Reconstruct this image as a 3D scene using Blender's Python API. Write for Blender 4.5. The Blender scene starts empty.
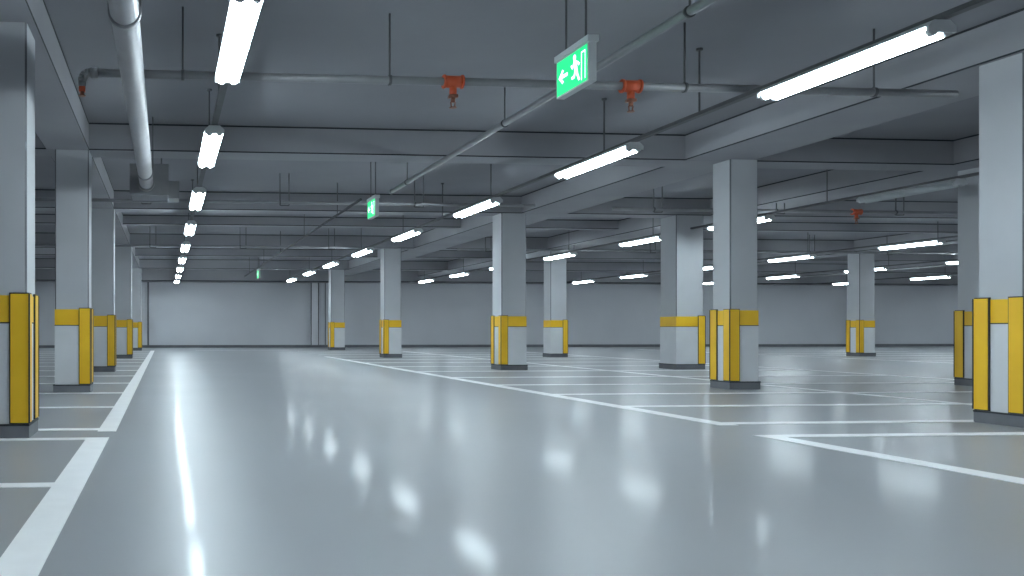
import bpy, math
from mathutils import Vector

scene = bpy.context.scene
try:
    scene.view_settings.view_transform = 'Standard'
except Exception:
    pass

# ------------------------------------------------------------------ materials
def new_mat(name):
    m = bpy.data.materials.new(name); m.use_nodes = True
    nt = m.node_tree
    return m, nt, nt.nodes['Principled BSDF']

def noise_mat(name, c1, c2, scale=2.0, rough=0.7, detail=5, metallic=0.0):
    m, nt, b = new_mat(name)
    tc = nt.nodes.new('ShaderNodeTexCoord')
    n = nt.nodes.new('ShaderNodeTexNoise'); n.inputs['Scale'].default_value = scale
    n.inputs['Detail'].default_value = detail
    nt.links.new(tc.outputs['Object'], n.inputs['Vector'])
    r = nt.nodes.new('ShaderNodeValToRGB')
    r.color_ramp.elements[0].position = 0.3; r.color_ramp.elements[1].position = 0.7
    r.color_ramp.elements[0].color = (*c1, 1); r.color_ramp.elements[1].color = (*c2, 1)
    nt.links.new(n.outputs['Fac'], r.inputs['Fac'])
    nt.links.new(r.outputs['Color'], b.inputs['Base Color'])
    b.inputs['Metallic'].default_value = metallic
    b.inputs['Roughness'].default_value = rough
    return m

def emit_mat(name, col, strength):
    m, nt, b = new_mat(name)
    b.inputs['Base Color'].default_value = (*col, 1)
    b.inputs['Emission Color'].default_value = (*col, 1)
    b.inputs['Emission Strength'].default_value = strength
    return m

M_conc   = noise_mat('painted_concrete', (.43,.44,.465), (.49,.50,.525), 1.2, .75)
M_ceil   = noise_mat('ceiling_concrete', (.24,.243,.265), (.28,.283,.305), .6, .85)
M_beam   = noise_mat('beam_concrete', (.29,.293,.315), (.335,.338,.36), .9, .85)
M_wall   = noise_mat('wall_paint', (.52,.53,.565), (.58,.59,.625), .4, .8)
M_floor  = noise_mat('epoxy_floor', (.285,.295,.315), (.32,.33,.35), .35, .38, detail=4)
fb = M_floor.node_tree.nodes['Principled BSDF']
fb.inputs['IOR'].default_value = 1.38
fb.inputs['Coat Weight'].default_value = .10
fb.inputs['Coat Roughness'].default_value = .10
M_line   = noise_mat('line_paint', (.88,.88,.89), (.93,.93,.94), 6, .5)
M_yellow = noise_mat('yellow_paint', (.82,.47,.012), (.88,.52,.02), 4, .45)
M_white  = noise_mat('white_panel_paint', (.62,.63,.655), (.68,.69,.715), 3, .6)
M_dark   = noise_mat('dark_rubber', (.02,.022,.028), (.03,.033,.04), 8, .7)
M_plinth = noise_mat('plinth_grey', (.11,.115,.13), (.15,.155,.17), 4, .6)
M_pipe   = noise_mat('painted_pipe', (.22,.225,.24), (.27,.275,.29), 5, .42, metallic=.1)
M_bigp   = noise_mat('duct_metal', (.34,.345,.37), (.40,.405,.43), 5, .4, metallic=.1)
M_rail   = noise_mat('rail_metal', (.08,.082,.09), (.11,.112,.12), 5, .5, metallic=.1)
M_hous   = noise_mat('lamp_housing', (.58,.60,.62), (.64,.66,.68), 5, .4)
M_orange = noise_mat('valve_red_orange', (.55,.075,.025), (.63,.11,.035), 10, .45)
M_brass  = noise_mat('sprinkler_brass', (.25,.10,.07), (.33,.15,.10), 10, .4, metallic=.6)
M_tube   = emit_mat('lamp_tube_glow', (.82,.945,1.0), 48.0)
M_refl   = emit_mat('lamp_reflector_glow', (.72,.92,1.0), 22.0)
M_off    = noise_mat('lamp_tube_off', (.42,.45,.47), (.5,.53,.55), 5, .4)
M_green  = emit_mat('sign_green', (.01,.50,.16), 1.7)
M_signw  = emit_mat('sign_white', (.85,1.0,.92), 1.9)

# ------------------------------------------------------------------ mesh builder
class MB:
    def __init__(s): s.v=[]; s.f=[]; s.mi=[]; s.mats=[]
    def m(s, mat):
        if mat not in s.mats: s.mats.append(mat)
        return s.mats.index(mat)
    def box(s, x0,x1,y0,y1,z0,z1, mat):
        b=len(s.v); i=s.m(mat)
        s.v += [(x0,y0,z0),(x1,y0,z0),(x1,y1,z0),(x0,y1,z0),(x0,y0,z1),(x1,y0,z1),(x1,y1,z1),(x0,y1,z1)]
        for q in ((3,2,1,0),(4,5,6,7),(0,1,5,4),(1,2,6,5),(2,3,7,6),(3,0,4,7)):
            s.f.append(tuple(b+k for k in q)); s.mi.append(i)
    def prism(s, pts, z0, z1, mat, side_mats=None):
        n=len(pts); b=len(s.v); i=s.m(mat)
        s.v += [(p[0],p[1],z0) for p in pts]+[(p[0],p[1],z1) for p in pts]
        s.f.append(tuple(b+k for k in reversed(range(n)))); s.mi.append(i)
        s.f.append(tuple(b+n+k for k in range(n))); s.mi.append(i)
        for k in range(n):
            k2=(k+1)%n
            s.f.append((b+k,b+k2,b+n+k2,b+n+k)); s.mi.append(s.m(side_mats[k]) if side_mats else i)
    def cyl(s, p0, p1, r, mat, n=12, r1=None):
        p0=Vector(p0); p1=Vector(p1); d=(p1-p0).normalized()
        a=Vector((0,0,1)) if abs(d.z)<.9 else Vector((1,0,0))
        u=d.cross(a).normalized(); w=d.cross(u)
        b=len(s.v); i=s.m(mat); r1=r if r1 is None else r1
        for P,R in ((p0,r),(p1,r1)):
            for k in range(n):
                t=2*math.pi*k/n
                s.v.append(tuple(P+u*math.cos(t)*R+w*math.sin(t)*R))
        s.f.append(tuple(b+k for k in range(n))); s.mi.append(i)
        s.f.append(tuple(b+n+k for k in reversed(range(n)))); s.mi.append(i)
        for k in range(n):
            k2=(k+1)%n
            s.f.append((b+k2,b+k,b+n+k,b+n+k2)); s.mi.append(i)
    def poly(s, pts3, mat):
        b=len(s.v); s.v+=list(pts3); s.f.append(tuple(range(b,b+len(pts3)))); s.mi.append(s.m(mat))
    def obj(s, name, smooth=False):
        me=bpy.data.meshes.new(name); me.from_pydata(s.v,[],s.f)
        for mt in s.mats: me.materials.append(mt)
        me.polygons.foreach_set('material_index', s.mi)
        if smooth:
            for p in me.polygons:
                if len(p.vertices)==4: p.use_smooth=True
        me.update()
        o=bpy.data.objects.new(name, me); scene.collection.objects.link(o)
        return o

# ------------------------------------------------------------------ room shell
XL,XR,YN,YF = -10.0, 46.0, -4.0, 40.5
SLAB, SOF = 3.56, 3.20
HG = SLAB-.001          # top of hanger rods
b=MB(); b.box(XL,XR,YN,YF,-.2,0,M_floor); b.obj('floor')
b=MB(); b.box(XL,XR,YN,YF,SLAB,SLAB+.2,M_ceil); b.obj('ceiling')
b=MB(); b.box(XL,XR,YF,YF+.2,0,SLAB,M_wall)
b.obj('wall_back')
b=MB(); b.box(XL-.2,XL,YN,YF,0,SLAB,M_wall); b.obj('wall_left')
b=MB(); b.box(XR,XR+.2,YN,YF,0,SLAB,M_wall); b.obj('wall_right')
b=MB(); b.box(XL,XR,YN-.2,YN,0,SLAB,M_wall); b.obj('wall_front')
b=MB(); b.box(XL,XR,YF-.05,YF,0,.12,M_plinth); b.obj('baseboard_back')
b=MB(); b.box(XL,XR,YF-1.0,YF,2.93,SLAB,M_beam); b.box(XL,XR,YF-1.012,YF-1.0,2.93,2.97,M_dark); b.obj('ceiling_soffit')
for i,x in enumerate((-.75, 6.6, 6.95, 24.0, 32.6)):
    b=MB()
    if x in (-.75,24.0): b.box(x-.04,x+.04,YF-.03,YF,.12,2.93,M_plinth)
    else:
        w=.5 if x>7 else .3
        if x==6.95: b.box(x+.3,x+.34,YF-.03,YF,.12,2.93,M_plinth)
        else:
            b.box(x,x+w,YF-.25,YF,.12,2.93,M_wall)
            b.box(x-.03,x,YF-.26,YF-.2,.12,2.93,M_dark); b.box(x+w,x+w+.03,YF-.26,YF-.2,.12,2.93,M_dark)
    b.obj('trim_%d'%(i+1))

ROWY = [7.05, 12.0, 17.8, 25.8, 35.2]
E=.016
def beam_x(y0,y1,z0=SOF):
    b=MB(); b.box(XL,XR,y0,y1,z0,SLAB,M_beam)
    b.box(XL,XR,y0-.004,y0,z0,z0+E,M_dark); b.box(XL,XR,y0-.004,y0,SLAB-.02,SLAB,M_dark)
    return b.obj('ceiling_beam')
for y in ROWY[1:]: beam_x(y, y+.5)
beam_x(21.6,21.9,3.34); beam_x(30.3,30.6,3.3)
def beam_y(x0,x1):
    b=MB()
    ys=[YN]+[v for y in ROWY[1:] for v in (y,y+.5)]+[YF-1.02]
    for a,c in zip(ys[0::2],ys[1::2]):
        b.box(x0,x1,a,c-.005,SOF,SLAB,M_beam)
        for xx in (x0-.004,x1):
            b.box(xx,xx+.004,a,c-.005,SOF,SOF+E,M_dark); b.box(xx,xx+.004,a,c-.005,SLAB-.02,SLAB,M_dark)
    return b.obj('ceiling_beam')
for x0,x1 in ((-1.55,-1.0),(7.25,8.2),(11.3,12.2),(21.0,21.8),(28.5,29.3)): beam_y(x0,x1)

# ------------------------------------------------------------------ columns
def column(x, y, w, guard, d=None, top=SOF):
    """x,y = front-left corner at floor."""
    d=d or w; b=MB(); c=.015
    x1=x+w; y1=y+d
    pts=[(x+c,y),(x1-c,y),(x1,y+c),(x1,y1-c),(x1-c,y1),(x+c,y1),(x,y1-c),(x,y+c)]
    sm=[M_conc,M_plinth]*4
    b.prism(pts,.11,top,M_conc,sm)
    g=.02
    b.box(x-g,x1+g,y-g,y1+g,0,.105,M_plinth)
    b.box(x-g-.003,x1+g+.003,y-g-.003,y1+g+.003,.095,.11,M_dark)
    e=.004
    b.box(x-e,x1+e,y-e,y1+e,.89,1.10,M_yellow)
    b.box(x-e*.7,x1+e*.7,y-e*.7,y1+e*.7,.11,.89,M_white)
    b.box(x-e-.001,x1+e+.001,y-e-.001,y1+e+.001,.883,.893,M_dark)
    L=.12; t=.022
    def guardL(cx,cy,sx,sy):
        for (ll,tt,z0,z1,mat) in ((L+.010,t-.005,.112,1.120,M_dark),(L,t,.12,1.11,M_yellow)):
            xa,xb=sorted((cx-sx*tt,cx+sx*ll)); ya,yb=sorted((cy-sy*tt,cy))
            b.box(xa,xb,ya,yb,z0,z1,mat)
            xa,xb=sorted((cx-sx*tt,cx)); ya,yb=sorted((cy,cy+sy*ll))
            b.box(xa,xb,ya,yb,z0,z1,mat)
        b.box(cx-sx*t-.006, cx-sx*t+.006, cy-sy*t-.005, cy-sy*t+.005, .12,1.11, M_dark)
    if 'L' in guard: guardL(x,y,1,1); guardL(x,y1,1,-1)
    if 'R' in guard: guardL(x1,y,-1,1); guardL(x1,y1,-1,-1)
    return b.obj('concrete_column')
for (xr,y,w) in ((-1.06,ROWY[0],.46),(-1.0,ROWY[1],.44),(-1.0,ROWY[2],.46),(-.95,ROWY[3],.5),(-.92,ROWY[4],.5)):
    column(xr-w,y,w,'R')
for (xl,y,w) in ((7.29,ROWY[0],.44),(7.83,ROWY[1]-.13,.41),(6.83,ROWY[2],.52),(6.38,ROWY[3],.5),(6.55,ROWY[4],.55)):
    column(xl,y,w,'L')
for (xl,y,w,g) in ((11.83,ROWY[1],.5,'L'),(10.56,ROWY[2],.6,'R'),(11.4,ROWY[3],.5,'R'),(21.2,ROWY[3],.5,'L'),
                   (28.6,ROWY[3],.5,'L')):
    column(xl,y,w,g)

# ------------------------------------------------------------------ floor markings
b=MB(); Z=.004; W=.13
def mark(x0,x1,y0,y1): b.box(x0,x1,y0,y1,.0,Z,M_line)
mark(-.60,-.43,-1.0,7.02); mark(-.55,-.40,7.45,35.0)
for y in (2.7,4.85,6.89): mark(-6,-.60,y,y+W)
y=7.55
while y<35: 
    mark(-6,-.55,y,y+W); y+=2.15
mark(4.62,4.79,1.0,6.72); mark(4.79,9.2,6.56,6.72)
mark(4.80,4.97,7.42,27)
ys=[7.50,9.25,11.05,13.0,15.1,17.3,19.6,21.9,24.2,26.5,28.8,31.1,33.4,35.4]
for y in ys:
    mark(4.97,8.85,y,y+W+.03); mark(8.98,13.0,y,y+W)
    if y>9: mark(19.4,27.5,y,y+W)
    if y>20: mark(31,36,y,y+W)
mark(8.85,8.98,9.1,35.4); mark(13.0,13.13,7.42,35.5); mark(19.27,19.4,9.2,35.5)
mark(1.2,8.8,35.4,35.55)
b.obj('parking_line_markings')

# ------------------------------------------------------------------ lamps
def lamp(x, y0, L=1.85, on=True):
    b=MB(); hw=.10; y1=y0+L
    tube=M_tube if on else M_off; refl=M_refl if on else M_off
    pr=[(x-hw,2.86),(x+hw,2.86),(x+hw*.55,2.902),(x-hw*.55,2.902)]
    n0=len(b.v); i=b.m(M_hous)
    b.v+=[(p[0],y0,p[1]) for p in pr]+[(p[0],y1,p[1]) for p in pr]
    for q in ((0,1,2,3),(7,6,5,4),(0,4,5,1),(1,5,6,2),(2,6,7,3),(3,7,4,0)):
        b.f.append(tuple(n0+k for k in q)); b.mi.append(i)
    b.box(x-hw+.004,x+hw-.004,y0+.04,y1-.04,2.845,2.86,refl)
    for dx in (-.05,.05):
        b.cyl((x+dx,y0+.05,2.835),(x+dx,y1-.05,2.835),.038,tube,n=8)
        for yy,s in ((y0,1),(y1,-1)):
            b.cyl((x+dx,yy+s*.015,2.835),(x+dx,yy+s*.05,2.835),.036,M_hous,n=10)
    for yy in (y0,y1-.02):
        b.box(x-hw,x+hw,yy,yy+.02,2.82,2.86,M_hous)
    return b.obj('fluorescent_lamp')
def rail(x, spans, rods):
    b=MB()
    for y0,y1 in spans:
        b.box(x-.03,x+.03,y0,y1,2.904,2.912,M_rail)
        b.box(x-.03,x-.024,y0,y1,2.912,2.938,M_rail); b.box(x+.024,x+.03,y0,y1,2.912,2.938,M_rail)
    for yy in rods:
        b.cyl((x,yy,2.912),(x,yy,HG),.009,M_rail,n=6)
        b.cyl((x,yy,HG-.02),(x,yy,HG),.03,M_rail,n=8)
    return b.obj('cable_tray')
rods=[4.4,8.3,10.2,13.9,16.4,19.2,23.4,27.6,32.0,37.0]
SL=[1.4,5.35,9.1,13.05,17.1,21.2,25.2,29.2,33.2,37.0]
for y in SL: lamp(.5,y,1.88)
SR=[1.3,5.56,9.5,13.65,18.0,22.3,26.8,31.0,35.4]
for y in SR: lamp(5.16,y,1.75 if y==5.56 else 1.85)
R3=[(2.6,1),(6.9,1),(11.4,0),(15.3,1),(18.8,1),(23.1,1),(27.4,1),(31.6,1),(35.8,1)]
for y,on in R3: lamp(10.85,y,1.75,bool(on))
for y in (2.3,6.5,10.7,14.9,19.1,23.2,27.6,31.8,35.9): lamp(17.7,y,1.75)
for y in (6.5,14.9,19.1,23.6,27.7,31.8,36.0): lamp(23.7,y,1.75)
for y in (15,23.6,27.7,31.8,36.0): lamp(29.8,y,1.75)
for y in (27.7,36.0): lamp(36.5,y,1.75)  # added row, put in to brighten the dark right end of the back wall
for y in (31.8,36.6): lamp(42.5,y,1.75)  # second added row, lifts the same far corner
for x in (.5,5.16,10.85,17.7,23.7,29.8,36.5,42.5):
    sp=[(1.0 if x<12 else 6.0, YF-1.1)]
    if x==10.85: sp=[(1.0,ROWY[2]-.08),(ROWY[2]+.7,YF-1.1)]
    rail(x, sp, [r for r in rods if x<12 or r>8])
LLY=(0.5,9.0,18.2,28.0,36)
for y in LLY: lamp(-5.5,y,1.8)
rail(-5.5,[(.5,YF-1.1)],rods)

# ------------------------------------------------------------------ sprinkler pipes
def sprinkler(b,x,y,z):
    b.cyl((x-.07,y,z),(x+.07,y,z),.052,M_orange,n=14)
    for s in (-1,1): b.cyl((x+s*.07,y,z),(x+s*.088,y,z),.06,M_orange,n=14)
    b.cyl((x,y,z-.05),(x,y,z-.12),.032,M_orange,n=12)
    b.box(x-.036,x+.036,y-.033,y+.033,z-.14,z-.115,M_brass)
    b.cyl((x,y,z-.14),(x,y,z-.18),.02,M_brass,n=10)
    for s in (-1,1): b.cyl((x+s*.02,y,z-.175),(x+s*.014,y,z-.22),.006,M_brass,n=6)
    b.cyl((x,y,z-.22),(x,y,z-.228),.032,M_brass,n=12)
PY,PZ=7.62,2.985
b=MB()
b.cyl((-.62,PY,PZ),(7.2,PY,PZ),.036,M_pipe,n=16)
for k in range(5):
    a0=math.pi/2*k/5; a1=math.pi/2*(k+1)/5; R=.07
    b.cyl((-.62-R*math.sin(a0),PY,PZ-R+R*math.cos(a0)),(-.62-R*math.sin(a1),PY,PZ-R+R*math.cos(a1)),.04,M_pipe,n=12)
b.cyl((-.62,PY,PZ),(-.56,PY,PZ),.047,M_pipe,n=14)
b.cyl((-.69,PY,PZ-.07),(-.69,PY,PZ-.12),.034,M_pipe,n=12)
b.box(-.715,-.665,PY-.03,PY+.03,PZ-.16,PZ-.12,M_orange)
b.cyl((-.69,PY,PZ-.16),(-.69,PY,PZ-.19),.018,M_brass,n=8)
b.cyl((-.69,PY,PZ-.19),(-.69,PY,PZ-.197),.03,M_brass,n=12)
for x in (.15,1.93,4.6,6.4):
    b.cyl((x-.012,PY,PZ),(x+.012,PY,PZ),.045,M_rail,n=14)
    b.cyl((x,PY,PZ+.04),(x,PY,HG),.009,M_rail,n=6)
for x in (2.49,4.10): sprinkler(b,x,PY,PZ)
b.obj('sprinkler_pipe',True)

for (yy,x0,x1,heads) in ((15.6,-6,6.6,()),(15.9,8.2,20,(13.0,)),(24.0,-6,6.3,()),(24.4,8.1,28,())):
    b=MB(); b.cyl((x0,yy,3.05),(x1,yy,3.05),.032,M_pipe,n=10)
    x=x0+.8
    while x<x1:
        b.cyl((x-.012,yy,3.05),(x+.012,yy,3.05),.042,M_rail,n=10)
        for dx in (-.0,.16): b.cyl((x+dx,yy,3.0),(x+dx,yy,SOF-.001 if any(p<x+dx+.02 and q>x+dx-.02 for p,q in ((-1.55,-1.0),(7.25,8.2),(11.3,12.2),(21.0,21.8))) else HG),.010,M_rail,n=6)
        b.cyl((x,yy,3.0),(x+.16,yy,3.0),.010,M_rail,n=6)
        x+=2.4
    for x in heads: sprinkler(b,x,yy,3.05)
    b.obj('sprinkler_pipe',True)

b=MB()
b.cyl((3.72,1.0,3.10),(3.72,14.5,3.10),.034,M_pipe,n=14)
b.cyl((3.72,14.5,3.10),(3.72,14.56,3.10),.045,M_pipe,n=14)
for y in (3.5,6.1,9.6,13.6):
    b.cyl((3.72,y-.012,3.10),(3.72,y+.012,3.10),.044,M_rail,n=14)
    b.cyl((3.72,y,3.13),(3.72,y,HG),.008,M_rail,n=6)
b.obj('water_pipe',True)
b=MB()
b.cyl((3.19,14.5,2.96),(3.19,36,2.96),.022,M_rail,n=8)
for y in (16.5,20.5,24.8,29,34): b.cyl((3.19,y,2.96),(3.19,y,HG),.009,M_rail,n=6)
b.obj('conduit_pipe',True)

# large drain pipe (left) passing under the sprinkler pipe, with duct box
b=MB()
PX=-.255
DZ=2.848
b.cyl((PX,-1,DZ),(PX,12.5,DZ),.093,M_bigp,n=28)
for y in (1.5,5.75,11.6):
    b.cyl((PX,y-.035,DZ),(PX,y+.035,DZ),.105,M_pipe,n=28)
    for s in (-1,1): b.cyl((PX+s*.1,y,DZ),(PX+s*.1,y,HG),.007,M_rail,n=6)
b.cyl((PX,12.38,DZ),(PX,12.5,DZ),.112,M_pipe,n=28)
b.obj('drain_pipe',True)
b=MB()
b.box(-.47,.03,12.6,13.3,2.72,3.12,M_beam)
b.box(-.49,.05,12.58,12.62,2.70,3.14,M_pipe); b.box(-.49,.05,13.28,13.32,2.70,3.14,M_pipe)
b.cyl((PX,12.505,DZ),(PX,12.6,DZ),.1,M_pipe,n=18)
b.box(.05,.2,12.7,13.1,2.68,2.92,M_pipe)
for x in (-.4,-.05):
    b.cyl((x,13.0,3.12),(x,13.0,HG),.01,M_rail,n=6)
b.obj('ventilation_box')

# ------------------------------------------------------------------ exit signs
def exit_sign(x, yc, W=.52, zt=2.88, zb=2.60):
    b=MB(); hy=W/2; th=.03
    b.box(x-th,x+th,yc-hy,yc+hy,zb,zt,M_hous)
    b.box(x-th-.012,x+th+.012,yc-hy-.015,yc+hy+.015,zt,zt+.045,M_hous)
    for side in (-1,1):
        X=x+side*(th+.003); X2=x+side*(th+.006)
        def pl(pts,mat,XX): b.poly([(XX,(yc-u) if side<0 else (yc+u),(zb+zt)/2+v) for u,v in pts],mat)
        hh=(zt-zb)/2-.012; ww=hy-.012
        pl([(-ww,-hh),(ww,-hh),(ww,hh),(-ww,hh)],M_green,X)
        pl([(-.21,0),(-.145,.055),(-.125,.04),(-.16,.012),(-.06,.012),(-.06,-.012),(-.16,-.012),(-.125,-.04),(-.145,-.055)],M_signw,X2)
        hd=[(.055+.022*math.cos(t*math.pi/6),.085+.022*math.sin(t*math.pi/6)) for t in range(12)]
        pl(hd,M_signw,X2)
        pl([(.04,.06),(.085,.057),(.10,-.005),(.055,-.012)],M_signw,X2)
        pl([(.045,.06),(.058,.04),(.02,.005),(-.008,.035),(.004,.045),(.022,.028)],M_signw,X2)
        pl([(.08,.055),(.12,.008),(.138,.02),(.12,.04)],M_signw,X2)
        pl([(.058,-.005),(.082,-.01),(.055,-.065),(.005,-.065),(.005,-.045),(.042,-.043)],M_signw,X2)
        pl([(.072,-.005),(.098,-.005),(.115,-.05),(.142,-.095),(.118,-.1),(.09,-.055)],M_signw,X2)
        pl([(.160,-.11),(.170,-.11),(.170,.095),(.160,.095)],M_signw,X2)
        pl([(.170,.085),(.225,.085),(.225,.095),(.170,.095)],M_signw,X2)
        pl([(.217,-.11),(.225,-.11),(.225,.085),(.217,.085)],M_signw,X2)
    for yy in (yc-.16,yc+.16):
        b.cyl((x,yy,zt+.045),(x,yy,HG),.008,M_rail,n=8)
        b.cyl((x,yy,HG-.015),(x,yy,HG),.03,M_rail,n=10)
    return b.obj('exit_sign')
exit_sign(3.02,6.4); exit_sign(3.28,14.0); exit_sign(3.25,31.2)

# ------------------------------------------------------------------ world + camera
w=bpy.data.worlds.new('world'); scene.world=w; w.use_nodes=True
w.node_tree.nodes['Background'].inputs[0].default_value=(.5,.6,.7,1)
w.node_tree.nodes['Background'].inputs[1].default_value=.3

cam=bpy.data.cameras.new('camera'); co=bpy.data.objects.new('camera',cam); scene.collection.objects.link(co)
cam.sensor_width=36; cam.lens=900/1024*36
cam.shift_x=(512-245)/1024; cam.shift_y=(329-288)/1024
co.location=(0,0,.84); co.rotation_euler=(math.radians(90),0,math.radians(-5.08))
scene.camera=co
